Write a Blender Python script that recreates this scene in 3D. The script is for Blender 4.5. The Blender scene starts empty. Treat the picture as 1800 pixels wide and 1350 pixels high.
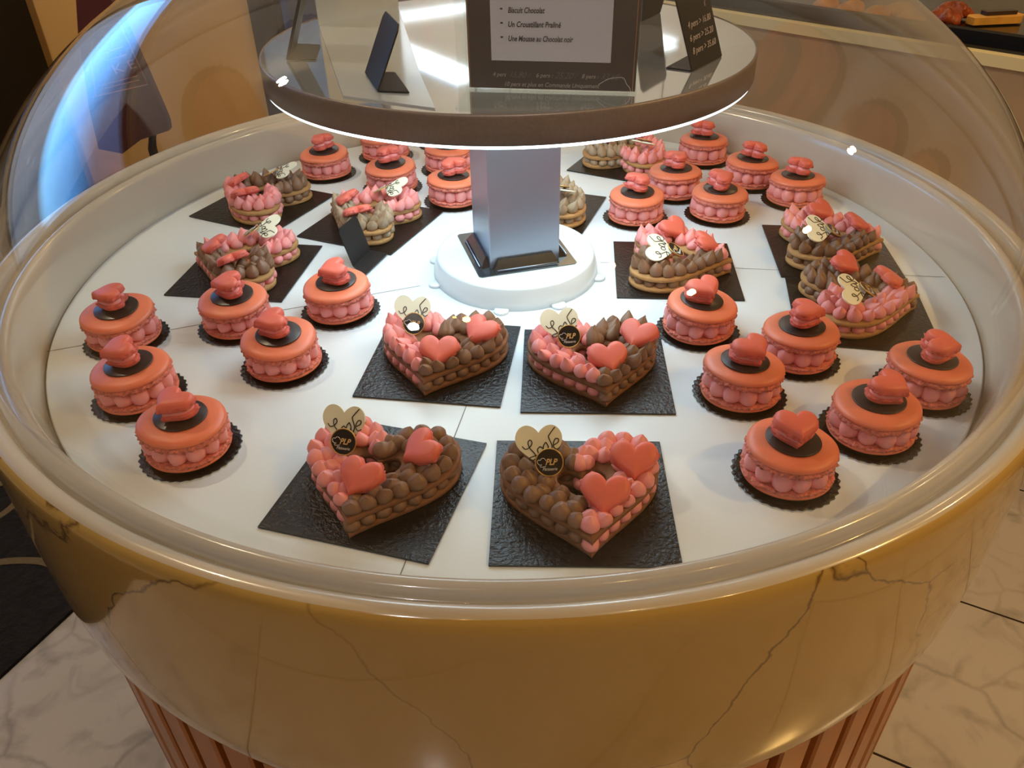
import bpy, math, random
from mathutils import Vector, Matrix
random.seed(7)
sc = bpy.context.scene
C = sc.collection
PI = math.pi

# ------------------------------------------------------------------ camera
cam_d = bpy.data.cameras.new('camera'); cam = bpy.data.objects.new('camera', cam_d); C.objects.link(cam)
cam_d.sensor_width = 36.0; cam_d.lens = 36.0*1407.36/1800.0; cam_d.clip_start = 0.01; cam_d.clip_end = 200
_p, _r = 0.6273, -0.0197
_f = Vector((0, math.cos(_p), -math.sin(_p))); _u = Vector((0, math.sin(_p), math.cos(_p))); _x = Vector((1, 0, 0))
_r2 = _x*math.cos(_r)+_u*math.sin(_r); _u2 = -_x*math.sin(_r)+_u*math.cos(_r)
M = Matrix.Identity(4)
for i in range(3):
    M[i][0] = _r2[i]; M[i][1] = _u2[i]; M[i][2] = -_f[i]; M[i][3] = (-0.0035, -1.12014, 0.591794)[i]
cam.matrix_world = M
sc.camera = cam
# ------------------------------------------------------------------ view
sc.view_settings.view_transform = 'Standard'; sc.view_settings.look = 'None'
sc.view_settings.gamma = 1.0; sc.view_settings.use_curve_mapping = False
sc.view_settings.exposure = 0.0
sc.cycles.use_denoising = True
sc.cycles.max_bounces = 10; sc.cycles.transparent_max_bounces = 24
sc.cycles.sample_clamp_indirect = 6.0
# ------------------------------------------------------------------ sky seen through the shop window
w = bpy.data.worlds.new('world'); sc.world = w; w.use_nodes = True
nt = w.node_tree; nt.nodes.clear()
tc = nt.nodes.new('ShaderNodeTexCoord'); sp = nt.nodes.new('ShaderNodeSeparateXYZ')
cr = nt.nodes.new('ShaderNodeValToRGB'); bg = nt.nodes.new('ShaderNodeBackground'); wo = nt.nodes.new('ShaderNodeOutputWorld')
nt.links.new(tc.outputs['Generated'], sp.inputs[0]); nt.links.new(sp.outputs['Z'], cr.inputs[0])
e = cr.color_ramp; e.elements[0].position = 0.0; e.elements[0].color = (.06, .075, .10, 1)
e.elements[1].position = 1.0; e.elements[1].color = (.05, .08, .16, 1)
for pos, col in ((.16, (.07, .09, .13, 1)), (.18, (.20, .56, 1, 1)), (.29, (.10, .36, .85, 1)), (.38, (.06, .09, .19, 1))):
    n = e.elements.new(pos); n.color = col
bg.inputs[1].default_value = 5.2
nt.links.new(cr.outputs[0], bg.inputs[0]); nt.links.new(bg.outputs[0], wo.inputs[0])
# ------------------------------------------------------------------ lights of the room, plus added fills
def area(name, loc, target, power, size, col, shape='DISK'):
    d = bpy.data.lights.new(name, 'AREA'); d.shape = shape; d.size = size; d.energy = power; d.color = col
    o = bpy.data.objects.new(name, d); C.objects.link(o); o.location = loc
    o.rotation_euler = (Vector(target)-Vector(loc)).to_track_quat('-Z', 'Y').to_euler()
    return o
WARM = (1.0, .63, .23)
for i, (x, y, tx, ty, pw) in enumerate(((1.5, -1.9, .5, -.5, 3.6), (-.4, -2.3, 0, -.7, .6), (2.4, -.9, 1.7, -.5, 30),
                                   (1.9, 2.4, 1.3, 1.2, 5), (-1.3, .4, -1.2, 2.0, 26), (.4, 3.4, .4, 2.2, 3), (2.6, .2, 1.5, .9, 10), (.7, -1.6, .9, -.6, 2.2))):
    area('ceiling_spot', (x, y, 2.15), (tx, ty, -.4), pw, .07, {2: (1.0, .60, .18), 4: (1.0, .80, .52), 6: (1.0, .72, .36)}.get(i, WARM))

area('front_fill', (-.9, -2.4, 2.15), (0, -.5, 0), 7.6, .10, (1.0, .95, .92))  # added neutral fill behind the camera, lifts the front plaques
sd = bpy.data.lights.new('shelf_spot', 'SPOT'); sd.energy = 58; sd.spot_size = math.radians(16.5); sd.spot_blend = .25; sd.shadow_soft_size = .03; sd.color = (.95, .97, 1)
area('rear_wall_fill', (.2, 2.9, 2.1), (.2, 5.2, 1.3), 70, .9, (1, .93, .84), 'SQUARE')  # added unseen fill, brightens the rear wall mirrored in the shelf
so = bpy.data.objects.new('shelf_spot', sd); C.objects.link(so); so.location = (.25, -1.5, 2.1); so.rotation_euler = (Vector((.0, -.12, .40))-Vector(so.location)).to_track_quat('-Z', 'Y').to_euler()

# ------------------------------------------------------------------ materials
def s2l(c):
    return tuple(((v/255)/12.92 if v/255 <= .04045 else ((v/255+.055)/1.055)**2.4) for v in c)+(1,)
def mat(name, rgb, rough=.5, metal=0., spec=.5, bump=None, var=None, coat=0, sss=0, emit=None, trans=None):
    """bump=(scale,strength,distance); var=(scale,amount) noise on value"""
    m = bpy.data.materials.new(name); m.use_nodes = True
    t = m.node_tree; b = t.nodes['Principled BSDF']
    b.inputs['Base Color'].default_value = s2l(rgb); b.inputs['Roughness'].default_value = rough
    b.inputs['Metallic'].default_value = metal; b.inputs['Specular IOR Level'].default_value = spec
    b.inputs['Coat Weight'].default_value = coat; b.inputs['Coat Roughness'].default_value = .08
    if sss:
        b.inputs['Subsurface Weight'].default_value = sss; b.inputs['Subsurface Scale'].default_value = .006
        b.inputs['Subsurface Radius'].default_value = (1, .5, .4)
    if emit:
        b.inputs['Emission Color'].default_value = emit[0]+(1,); b.inputs['Emission Strength'].default_value = emit[1]
    co = t.nodes.new('ShaderNodeTexCoord')
    if var:
        n = t.nodes.new('ShaderNodeTexNoise'); n.inputs['Scale'].default_value = var[0]; n.inputs['Detail'].default_value = 5
        t.links.new(co.outputs['Object'], n.inputs['Vector'])
        r = t.nodes.new('ShaderNodeMapRange'); r.inputs[1].default_value = .3; r.inputs[2].default_value = .7
        r.inputs[3].default_value = 1-var[1]; r.inputs[4].default_value = 1+var[1]
        t.links.new(n.outputs['Fac'], r.inputs[0])
        h = t.nodes.new('ShaderNodeHueSaturation'); h.inputs['Color'].default_value = s2l(rgb)
        t.links.new(r.outputs[0], h.inputs['Value']); t.links.new(h.outputs[0], b.inputs['Base Color'])
    if bump:
        n = t.nodes.new('ShaderNodeTexNoise'); n.inputs['Scale'].default_value = bump[0]; n.inputs['Detail'].default_value = 4
        t.links.new(co.outputs['Object'], n.inputs['Vector'])
        bb = t.nodes.new('ShaderNodeBump'); bb.inputs['Strength'].default_value = bump[1]; bb.inputs['Distance'].default_value = bump[2]
        t.links.new(n.outputs['Fac'], bb.inputs['Height']); t.links.new(bb.outputs[0], b.inputs['Normal'])
    return m

def emis(name, col, st):
    m = bpy.data.materials.new(name); m.use_nodes = True; t = m.node_tree; t.nodes.clear()
    e = t.nodes.new('ShaderNodeEmission'); o = t.nodes.new('ShaderNodeOutputMaterial')
    e.inputs[0].default_value = col+(1,); e.inputs[1].default_value = st; t.links.new(e.outputs[0], o.inputs[0]); return m

def glassy(name, tint=(.97, .98, .98), rough=.0, base=.03, gain=.9, opac=0., opc=(.8, .85, .85)):
    """clear thin pane: transparent plus a mirror coat growing with the viewing angle"""
    m = bpy.data.materials.new(name); m.use_nodes = True; t = m.node_tree; t.nodes.clear()
    o = t.nodes.new('ShaderNodeOutputMaterial'); tr = t.nodes.new('ShaderNodeBsdfTransparent'); gl = t.nodes.new('ShaderNodeBsdfGlossy')
    tr.inputs[0].default_value = tint+(1,); gl.inputs['Roughness'].default_value = rough; gl.inputs[0].default_value = (1, 1, 1, 1)
    g = t.nodes.new('ShaderNodeNewGeometry'); d = t.nodes.new('ShaderNodeVectorMath'); d.operation = 'DOT_PRODUCT'
    t.links.new(g.outputs['Normal'], d.inputs[0]); t.links.new(g.outputs['Incoming'], d.inputs[1])
    def mth(op, a, b):
        n = t.nodes.new('ShaderNodeMath'); n.operation = op
        for i, v in enumerate((a, b)):
            if v is None: continue
            if isinstance(v, (int, float)): n.inputs[i].default_value = v
            else: t.links.new(v, n.inputs[i])
        return n.outputs[0]
    a = mth('ABSOLUTE', d.outputs['Value'], None); a = mth('SUBTRACT', 1.0, a); a = mth('POWER', a, 5.0)
    a = mth('MULTIPLY', a, gain); a = mth('ADD', a, base); a = mth('MINIMUM', a, 1.0)
    mx = t.nodes.new('ShaderNodeMixShader'); t.links.new(a, mx.inputs[0])
    if opac:
        df = t.nodes.new('ShaderNodeBsdfDiffuse'); df.inputs[0].default_value = opc+(1,)
        m2 = t.nodes.new('ShaderNodeMixShader'); m2.inputs[0].default_value = opac
        t.links.new(tr.outputs[0], m2.inputs[1]); t.links.new(df.outputs[0], m2.inputs[2]); t.links.new(m2.outputs[0], mx.inputs[1])
    else: t.links.new(tr.outputs[0], mx.inputs[1])
    t.links.new(gl.outputs[0], mx.inputs[2]); t.links.new(mx.outputs[0], o.inputs[0]); return m

def marble(name, base, vein, scale, width, rough, tiles=None, cloud=None, coat=0., vmix=.8, mask=(.38, .6)):
    m = bpy.data.materials.new(name); m.use_nodes = True; t = m.node_tree; b = t.nodes['Principled BSDF']
    b.inputs['Roughness'].default_value = rough; b.inputs['Coat Weight'].default_value = coat
    b.inputs['Coat Roughness'].default_value = .03
    co = t.nodes.new('ShaderNodeTexCoord')
    n = t.nodes.new('ShaderNodeTexNoise'); n.inputs['Scale'].default_value = scale*1.3; n.inputs['Detail'].default_value = 6
    t.links.new(co.outputs['Object'], n.inputs['Vector'])
    vm = t.nodes.new('ShaderNodeVectorMath'); vm.operation = 'SCALE'; vm.inputs['Scale'].default_value = .35/scale*1.5
    t.links.new(n.outputs['Color'], vm.inputs[0])
    va = t.nodes.new('ShaderNodeVectorMath'); t.links.new(co.outputs['Object'], va.inputs[0]); t.links.new(vm.outputs[0], va.inputs[1])
    v = t.nodes.new('ShaderNodeTexVoronoi'); v.feature = 'DISTANCE_TO_EDGE'; v.inputs['Scale'].default_value = scale
    t.links.new(va.outputs[0], v.inputs['Vector'])
    r = t.nodes.new('ShaderNodeMapRange'); r.inputs[1].default_value = 0; r.inputs[2].default_value = width
    r.inputs[3].default_value = vmix; r.inputs[4].default_value = 0; t.links.new(v.outputs['Distance'], r.inputs[0])
    n2 = t.nodes.new('ShaderNodeTexNoise'); n2.inputs['Scale'].default_value = scale*1.1; n2.inputs['Detail'].default_value = 2
    t.links.new(co.outputs['Object'], n2.inputs['Vector'])
    r2 = t.nodes.new('ShaderNodeMapRange'); r2.inputs[1].default_value = mask[0]; r2.inputs[2].default_value = mask[1]
    t.links.new(n2.outputs['Fac'], r2.inputs[0])
    mu = t.nodes.new('ShaderNodeMath'); mu.operation = 'MULTIPLY'; t.links.new(r.outputs[0], mu.inputs[0]); t.links.new(r2.outputs[0], mu.inputs[1])
    mx = t.nodes.new('ShaderNodeMixRGB'); mx.inputs[1].default_value = s2l(base); mx.inputs[2].default_value = s2l(vein)
    t.links.new(mu.outputs[0], mx.inputs[0]); last = mx.outputs[0]
    if cloud:
        n3 = t.nodes.new('ShaderNodeTexNoise'); n3.inputs['Scale'].default_value = scale*1.8; n3.inputs['Detail'].default_value = 8
        n3.inputs['Distortion'].default_value = 1.2
        t.links.new(co.outputs['Object'], n3.inputs['Vector'])
        r3 = t.nodes.new('ShaderNodeMapRange'); r3.inputs[1].default_value = .50; r3.inputs[2].default_value = .74
        r3.inputs[4].default_value = .6; t.links.new(n3.outputs['Fac'], r3.inputs[0])
        m3 = t.nodes.new('ShaderNodeMixRGB'); t.links.new(r3.outputs[0], m3.inputs[0]); t.links.new(last, m3.inputs[1])
        m3.inputs[2].default_value = s2l(cloud); last = m3.outputs[0]
    if tiles:   # (angle, [(offset, spacing) for the two directions], joint half width)
        ang, fam, hw = tiles
        sx = t.nodes.new('ShaderNodeSeparateXYZ'); t.links.new(co.outputs['Object'], sx.inputs[0])
        def mth(op, a, b2):
            q = t.nodes.new('ShaderNodeMath'); q.operation = op
            for i, vv in enumerate((a, b2)):
                if isinstance(vv, (int, float)): q.inputs[i].default_value = vv
                else: t.links.new(vv, q.inputs[i])
            return q.outputs[0]
        js = []
        for k, (off, spc) in enumerate(fam):
            a = ang + k*PI/2
            nx, ny = -math.sin(a), math.cos(a)
            d = mth('ADD', mth('MULTIPLY', sx.outputs['X'], nx), mth('MULTIPLY', sx.outputs['Y'], ny))
            d = mth('PINGPONG', mth('SUBTRACT', d, off), spc/2)
            # joints lie where the folded distance is zero, once per spacing
            js.append(mth('LESS_THAN', d, hw))
        j = mth('MAXIMUM', js[0], js[1])
        m4 = t.nodes.new('ShaderNodeMixRGB'); t.links.new(j, m4.inputs[0]); t.links.new(last, m4.inputs[1]); m4.inputs[2].default_value = s2l((45, 35, 28)); last = m4.outputs[0]
    t.links.new(last, b.inputs['Base Color'])
    return m

MT = dict(
    bowl=marble('bowl_resin', (190, 158, 90), (84, 54, 20), 2.9, .0055, .13, coat=.7, cloud=None, vmix=.85, mask=(.25, .45)),
    lit_inside=mat('bowl_lit_inside', (200, 189, 172), .2, coat=.5),
    tray=mat('tray_white', (222, 228, 231), .32, var=(6, .03)),
    seam=mat('tray_seam', (120, 116, 108), .7),
    floor=marble('floor_marble', (202, 197, 194), (96, 94, 100), 4.2, .035, .16, tiles=(math.radians(-29), [(.105, .486), (.30, 1.80)], .0028), cloud=(132, 128, 128), coat=.3, vmix=.36),
    shell=mat('macaron_shell', (232, 124, 88), .42, bump=(260, .25, .0006), var=(40, .06), sss=.08),
    foot=mat('macaron_foot', (228, 128, 108), .85, bump=(380, 1.0, .003), var=(260, .3)),
    heart=mat('heart_macaron', (230, 110, 90), .45, bump=(240, .3, .0006), var=(60, .06), sss=.08),
    heartfoot=mat('heart_foot', (222, 106, 92), .8, bump=(420, .9, .0012), var=(220, .16)),
    pink=mat('pink_cream', (240, 152, 146), .42, bump=(150, .12, .001), var=(60, .05), sss=.1),
    brown=mat('chocolate_cream', (134, 98, 72), .45, bump=(150, .15, .001), var=(60, .06)),
    caramel=mat('praline_cream', (168, 142, 112), .45, bump=(150, .15, .001), var=(60, .06)),
    cocoa=mat('cocoa_biscuit', (134, 88, 56), .8, bump=(500, .6, .0008), var=(160, .10)),
    gold=mat('golden_biscuit', (180, 132, 78), .75, bump=(500, .6, .0008), var=(160, .12)),
    choc=mat('dark_chocolate', (52, 38, 34), .3, var=(80, .1)),
    white=mat('white_chocolate', (248, 244, 216), .35, var=(40, .03)),
    ink=mat('chocolate_writing', (40, 28, 20), .4),
    disc=mat('logo_black', (22, 20, 20), .3),
    goldm=mat('gold_foil', (214, 170, 90), .3, metal=.6),
    goldt=mat('gold_print', (232, 190, 120), .5),
    whitet=mat('white_print', (240, 238, 232), .5),
    board=mat('black_card', (7, 7, 8), .26, spec=.5, bump=(230, .9, .0018)),
    paper=mat('card_edge_white', (225, 222, 216), .6),
    steel=mat('brushed_steel', (166, 178, 194), .36, metal=.9),
    steel2=mat('dark_steel', (110, 112, 112), .22, metal=1.0),
    mirror=mat('mirror_shelf', (224, 226, 224), .05, metal=.80),
    fascia=mat('taupe_fascia', (130, 114, 102), .42, metal=.35, var=(300, .10)),
    led=emis('led_diffuser', (.74, .93, 1.0), 5.0),
    led2=emis('led_inner_fill', (.74, .93, 1.0), 8.4),
    ledp=emis('pendant_led', (.86, .95, 1.0), 4.2),
    plinth=mat('plinth_white', (222, 230, 232), .28, coat=.3),
    glass=glassy('dome_glass', (.97, .975, .98), 0., .035, .9),
    acry=glassy('acrylic', (.96, .98, .98), .0, .03, .6, opac=.015, opc=(.85, .9, .9)),
    frost=mat('sheet_and_reflection', (214, 222, 224), .16, metal=.55),
    slate=mat('black_slate', (22, 23, 25), .45, spec=.4, bump=(350, .35, .0006), var=(260, .25)),
    menub=mat('menu_board', (62, 46, 42), .35, var=(300, .08)),
    menuw=mat('menu_paper', (206, 196, 200), .7, var=(300, .03)),
    copper=mat('copper_edge', (200, 140, 96), .35, metal=.8),
    grey=mat('faded_pen', (108, 92, 88), .6),
    chalk=mat('chalk_pen', (176, 160, 146), .6),
    black=mat('black_print', (34, 30, 34), .6),
    wood=mat('wood_slat', (176, 108, 46), .38, var=(18, .14), coat=.2),
    woodd=mat('pedestal_core', (30, 14, 10), .6),
    wallb=mat('wall_pale', (214, 208, 196), .8),
    blind=glassy('tinted_pane', (.30, .22, .19), 0., .03, .8),
    wall=mat('wall_cream', (196, 172, 132), .8),
    tan=mat('tan_panel', (214, 172, 112), .55, var=(1.2, .05)),
    tan2=mat('counter_front', (184, 154, 112), .5, var=(1.5, .05)),
    cream=mat('counter_edge', (236, 220, 164), .35),
    dark=mat('dark_metal', (13, 11, 11), .6, spec=.2),
    dpost=mat('brown_post', (52, 42, 36), .6),
    ceil=mat('ceiling_white', (200, 190, 172), .9),
    cloth=mat('blue_grey_cloth', (84, 96, 132), .8, var=(3, .35)),
    clothp=mat('pale_blue_band', (150, 168, 196), .8),
    rug=mat('black_rug', (24, 22, 26), .95, bump=(60, 1.0, .01), var=(30, .5)),
    scroll=mat('rug_scroll', (112, 98, 74), .95, bump=(90, 1.0, .008)),
    maroon=mat('maroon_cloth', (74, 26, 32), .7, bump=(60, .3, .004), var=(12, .12)),
    pale=mat('pale_print', (176, 120, 116), .8),
    bread=mat('bread_crust', (206, 140, 60), .55, bump=(40, .8, .01), var=(30, .3)),
    bread2=mat('red_pastry', (150, 66, 30), .35, bump=(60, .8, .008), var=(40, .4)),
    slab=mat('yellow_slab', (216, 160, 70), .5, var=(30, .15)),
    granite=mat('black_granite', (22, 20, 18), .15),
)

# ------------------------------------------------------------------ helpers
def mesh(name, verts, faces, mats, fm=None, smooth=True):
    me = bpy.data.meshes.new(name); me.from_pydata([tuple(v) for v in verts], [], faces); me.update()
    for m in (mats if isinstance(mats, (list, tuple)) else [mats]): me.materials.append(m)
    if fm: me.polygons.foreach_set('material_index', fm)
    me.polygons.foreach_set('use_smooth', [smooth]*len(me.polygons))
    return me
def ob(name, me, parent=None, loc=(0, 0, 0), rot=(0, 0, 0), scale=(1, 1, 1)):
    o = bpy.data.objects.new(name, me); C.objects.link(o)
    o.parent = parent; o.location = loc; o.rotation_euler = rot; o.scale = scale; return o
def empty(name, loc=(0, 0, 0), rotz=0.):
    o = bpy.data.objects.new(name, None); C.objects.link(o); o.empty_display_size = .02
    o.location = loc; o.rotation_euler = (0, 0, rotz); return o
def tag(o, label, cat, group=None, kind=None):
    o['label'] = label; o['category'] = cat
    if group: o['group'] = group
    if kind: o['kind'] = kind
    return o
def struct(o, label=None):
    o['kind'] = 'structure'
    if label: o['label'] = label
    return o
def box(x0, x1, y0, y1, z0, z1):
    v = [(x, y, z) for z in (z0, z1) for y in (y0, y1) for x in (x0, x1)]
    f = [(0, 2, 3, 1), (4, 5, 7, 6), (0, 1, 5, 4), (2, 6, 7, 3), (0, 4, 6, 2), (1, 3, 7, 5)]
    return v, f
def join(parts):
    V, F = [], []
    for v, f in parts:
        n = len(V); V += list(v); F += [tuple(i+n for i in q) for q in f]
    return V, F
def revolve(prof, n=64, jr=None):
    """prof [(r,z)]; r==0 makes a pole. jr(i_ring, angle) -> (dr, dz)"""
    V, F, rings = [], [], []
    for k, (r, z) in enumerate(prof):
        if r == 0: rings.append([len(V)]); V.append((0, 0, z)); continue
        ring = []
        for i in range(n):
            a = 2*PI*i/n; dr = dz = 0
            if jr: dr, dz = jr(k, a)
            ring.append(len(V)); V.append(((r+dr)*math.cos(a), (r+dr)*math.sin(a), z+dz))
        rings.append(ring)
    for a, b in zip(rings, rings[1:]):
        if len(a) == 1 and len(b) == 1: continue
        for i in range(n):
            j = (i+1) % n
            if len(a) == 1: F.append((a[0], b[j], b[i]))
            elif len(b) == 1: F.append((a[i], a[j], b[0]))
            else: F.append((a[i], a[j], b[j], b[i]))
    return V, F
def prism(pts, z0, z1, bev=0.):
    """closed outline -> slab"""
    n = len(pts); V = [(x, y, z0) for x, y in pts]+[(x, y, z1) for x, y in pts]
    F = [tuple(range(n-1, -1, -1)), tuple(range(n, 2*n))]
    F += [(i, (i+1) % n, n+(i+1) % n, n+i) for i in range(n)]
    return V, F
def smooth_path(P, k=5, closed=False):
    out = []; n = len(P)
    for i in range(n-1):
        p0 = P[max(i-1, 0)]; p1 = P[i]; p2 = P[i+1]; p3 = P[min(i+2, n-1)]
        for s in range(k):
            t = s/k
            out.append(tuple(.5*((2*b)+(c-a)*t+(2*a-5*b+4*c-d)*t*t+(-a+3*b-3*c+d)*t**3) for a, b, c, d in zip(p0, p1, p2, p3)))
    out.append(tuple(P[-1])); return out
def tube(P, r, n=6):
    V, F = [], []; P = [Vector(p) for p in P]
    for i, p in enumerate(P):
        d = (P[min(i+1, len(P)-1)]-P[max(i-1, 0)])
        if d.length < 1e-9: d = Vector((1, 0, 0))
        d.normalize(); up = Vector((0, 0, 1))
        if abs(d.z) > .95: up = Vector((0, 1, 0))
        a = d.cross(up).normalized(); b = a.cross(d)
        for k in range(n):
            t = 2*PI*k/n; V.append(tuple(p+a*math.cos(t)*r+b*math.sin(t)*r))
    for i in range(len(P)-1):
        for k in range(n):
            j = (k+1) % n; F.append((i*n+k, i*n+j, (i+1)*n+j, (i+1)*n+k))
    F.append(tuple(range(n-1, -1, -1))); F.append(tuple((len(P)-1)*n+k for k in range(n)))
    return V, F
def strokes(S, sc_, cx, cy, r, z=0, k=5):
    parts = []
    for s in S:
        pts = smooth_path([((x-cx)*sc_, -(y-cy)*sc_) for x, y in s], k)
        parts.append(tube([(x, y, z) for x, y in pts], r, 5))
    return join(parts)
def text_mesh(s, width, m, shear=0., height=None, depth=0.0002, bold=0.):
    cu = bpy.data.curves.new('t', 'FONT'); cu.body = s; cu.shear = shear; cu.extrude = .01; cu.resolution_u = 3; cu.offset = bold
    o = bpy.data.objects.new('t', cu); C.objects.link(o); bpy.context.view_layer.update()
    me = bpy.data.meshes.new_from_object(o.evaluated_get(bpy.context.evaluated_depsgraph_get()))
    bpy.data.objects.remove(o)
    xs = [v.co.x for v in me.vertices]; ys = [v.co.y for v in me.vertices]
    k = width/(max(xs)-min(xs)); ky = k if height is None else height/(max(ys)-0 if max(ys) > 0 else 1)
    x0 = min(xs)
    for v in me.vertices:
        v.co.x = (v.co.x-x0)*k; v.co.y *= ky; v.co.z = depth*(1 if v.co.z > 0 else 0)
    me.materials.clear(); me.materials.append(m); me.name = 'lettering'; return me

# ------------------------------------------------------------------ room
ZF = -.95
o = ob('floor', mesh('floor', *box(-3.2, 3.2, -3.2, 5.2, ZF-.05, ZF), MT['floor'], smooth=False)); struct(o, 'cream and grey veined marble tiles with dark joints')
struct(ob('ceiling', mesh('ceiling', *box(-3.2, 3.2, -3.2, 5.2, 2.2, 2.25), MT['ceil'], smooth=False)))
BX0, BX1, BZ0, BZ1 = -2.7, -.95, .35, 2.05
struct(ob('wall_back', mesh('w', *join([box(-3.2, BX0, 5.2, 5.3, ZF, 2.2), box(BX1, 3.2, 5.2, 5.3, ZF, 2.2), box(BX0, BX1, 5.2, 5.3, ZF, BZ0), box(BX0, BX1, 5.2, 5.3, BZ1, 2.2)]), MT['wallb'], smooth=False)))
wg = struct(ob('window_2', mesh('w', *join([box(BX0-.05, BX0, 5.17, 5.26, BZ0-.05, BZ1+.05), box(BX1, BX1+.05, 5.17, 5.26, BZ0-.05, BZ1+.05), box(BX0, BX1, 5.17, 5.26, BZ0-.05, BZ0), box(BX0, BX1, 5.17, 5.26, BZ1, BZ1+.05), box(-1.86, -1.82, 5.17, 5.26, BZ0, BZ1)]), MT['dpost'], smooth=False)))
ob('window_pane', mesh('p', *box(BX0, BX1, 5.21, 5.216, BZ0, BZ1), MT['blind'], smooth=False), wg)
struct(ob('wall_right', mesh('w', *box(3.2, 3.3, -3.2, 5.2, ZF, 2.2), MT['wall'], smooth=False)))
struct(ob('wall_front', mesh('w', *box(-3.2, 3.2, -3.3, -3.2, ZF, 2.2), MT['wall'], smooth=False)))
WY0, WY1, WZ0, WZ1 = .55, 4.3, .30, 2.05
struct(ob('wall_left', mesh('w', *join([box(-3.3, -3.2, -3.2, WY0, ZF, 2.2), box(-3.3, -3.2, WY1, 5.2, ZF, 2.2),
      box(-3.3, -3.2, WY0, WY1, ZF, WZ0), box(-3.3, -3.2, WY0, WY1, WZ1, 2.2)]), MT['wall'], smooth=False)))
wf = ob('window_1', mesh('w', *join([box(-3.26, -3.18, WY0-.05, WY0, WZ0-.05, WZ1+.05), box(-3.26, -3.18, WY1, WY1+.05, WZ0-.05, WZ1+.05),
      box(-3.26, -3.18, WY0, WY1, WZ0-.05, WZ0), box(-3.26, -3.18, WY0, WY1, WZ1, WZ1+.05)]), MT['dpost'], smooth=False)); struct(wf)
pane = ob('window_pane', mesh('p', *box(-3.235, -3.229, WY0, WY1, WZ0, WZ1), MT['glass'], smooth=False), wf)

# ------------------------------------------------------------------ display case
case = empty('display_case', (0, 0, ZF))
tag(case, 'round white bowl shaped display counter on a ring of wooden slats', 'display case')
H = -ZF
bowl_prof = [(.60, -.012), (.666, -.012), (.6672, .0), (.671, .025), (.676, .055), (.679, .070), (.683, .0775), (.688, .079), (.694, .0765), (.697, .071), (.6985, .066),
             (.7055, .066), (.707, .072), (.7095, .0785), (.7145, .0825), (.7205, .0835), (.7265, .0815), (.7305, .076), (.7325, .066), (.733, .05),
             (.733, 0), (.7328, -.08), (.7318, -.14), (.7300, -.18), (.7275, -.208), (.7235, -.2205), (.716, -.226), (.60, -.226)]
V, F = revolve(bowl_prof, 192)
fm = []
for k in range(len(bowl_prof)-1): fm += [1 if k < 16 else 0]*192  # plain inside, rim and lip: the pale LED light is put into their colour
ob('bowl', mesh('bowl', V, F, [MT['bowl'], MT['lit_inside']], fm), case, (0, 0, H))
V, F = revolve([(0, 0), (.6625, 0), (.6640, -.0015), (.6640, -.010), (0, -.010)], 160)
F = [tuple(reversed(f)) for f in F]
tray = ob('tray', mesh('tray', V, F, MT['tray'], smooth=False), case, (0, 0, H))
for a, b in (((-.0581, -.3411), (-.1215, -.650)), ((-.655, -.2150), (-.14, -.045)), ((.655, -.05), (.14, .02))):
    a = Vector((a[0], a[1], 0)); b = Vector((b[0], b[1], 0)); d = (b-a).normalized(); nn = Vector((-d.y, d.x, 0))*.0006
    ob('panel_seam', mesh('seam', [a+nn, a-nn, b-nn, b+nn], [(0, 1, 2, 3)], MT['seam'], smooth=False), tray, (0, 0, .0003))
V, F = revolve([(.690, -.226), (.690, -.94), (.60, -.94), (.60, -.226)], 96)
ob('pedestal_core', mesh('core', [(x, y, z) for x, y, z in V], F, MT['woodd'], smooth=False), case, (0, 0, H))
def rbox(hx, hy, z0, z1, bv=.003):
    pts = [(-hx+bv, -hy), (hx-bv, -hy), (hx, -hy+bv), (hx, hy-bv), (hx-bv, hy), (-hx+bv, hy), (-hx, hy-bv), (-hx, -hy+bv)]
    return prism(pts, z0, z1)
sl = mesh('slat', *rbox(.0105, .0215, -.948, -.2265), MT['wood'], smooth=False)
for i in range(76):
    a = 2*PI*(i+.35)/76; ob('wood_slat', sl, case, (.7005*math.cos(a), .7005*math.sin(a), H), (0, 0, a))

# glass dome
def dome_prof(A, B, z0, top):
    p = []
    for i in range(61):
        t = (PI/2)*i/60
        p.append((A*math.cos(t) if i < 60 else 0, z0+B*math.sin(t)))
    return p
po = dome_prof(.7040, .462, .0672, 1); pi_ = dome_prof(.6995, .4575, .0672, 1)
V, F = revolve(po, 128); V2, F2 = revolve(pi_, 128)
F2 = [tuple(reversed(f)) for f in F2]
V, F = join([(V, F), (V2, F2)])
off = len(revolve(po, 128)[0])
F += [(i, off+i, off+(i+1) % 128, (i+1) % 128) for i in range(128)]
tag(ob('glass_dome', mesh('dome', V, F, MT['glass'])), 'large clear glass dome covering the pastries on the round display', 'dome')

# ------------------------------------------------------------------ centre stand
st = empty('tiered_stand', (0, 0, .0004))
tag(st, 'round mirrored shelf on a square steel column with a light ring beneath', 'display stand')
pl = [(0, .033), (.117, .033), (.1195, .0325), (.1215, .030), (.1265, .012), (.1275, .0), (0, .0)]
V, F = revolve([(r, z) for r, z in reversed(pl)], 96)
px_, py_ = .0058, .0125
plinth = ob('plinth', mesh('plinth', V, F, MT['plinth']), st, (px_, py_-.012, 0))
for a in (-100, -62, -15, 40, 100, 165, 200):
    a = math.radians(a); V, F = revolve([(0, 0), (.011, 0), (.011, .003), (.0095, .004), (0, .004)], 20)
    ob('fixing_tab', mesh('tab', V, F, MT['plinth']), plinth, (.130*math.cos(a), .130*math.sin(a), 0))
u1 = Vector((.1039, .028, 0)).normalized(); ang = math.atan2(.028, .1039)
cx, cy = .0055, .0055   # column centre
hw, hd = .0535, .0535
V, F = box(-hw, hw, -hd, hd, .0334, .310)
bv = .0015
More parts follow.
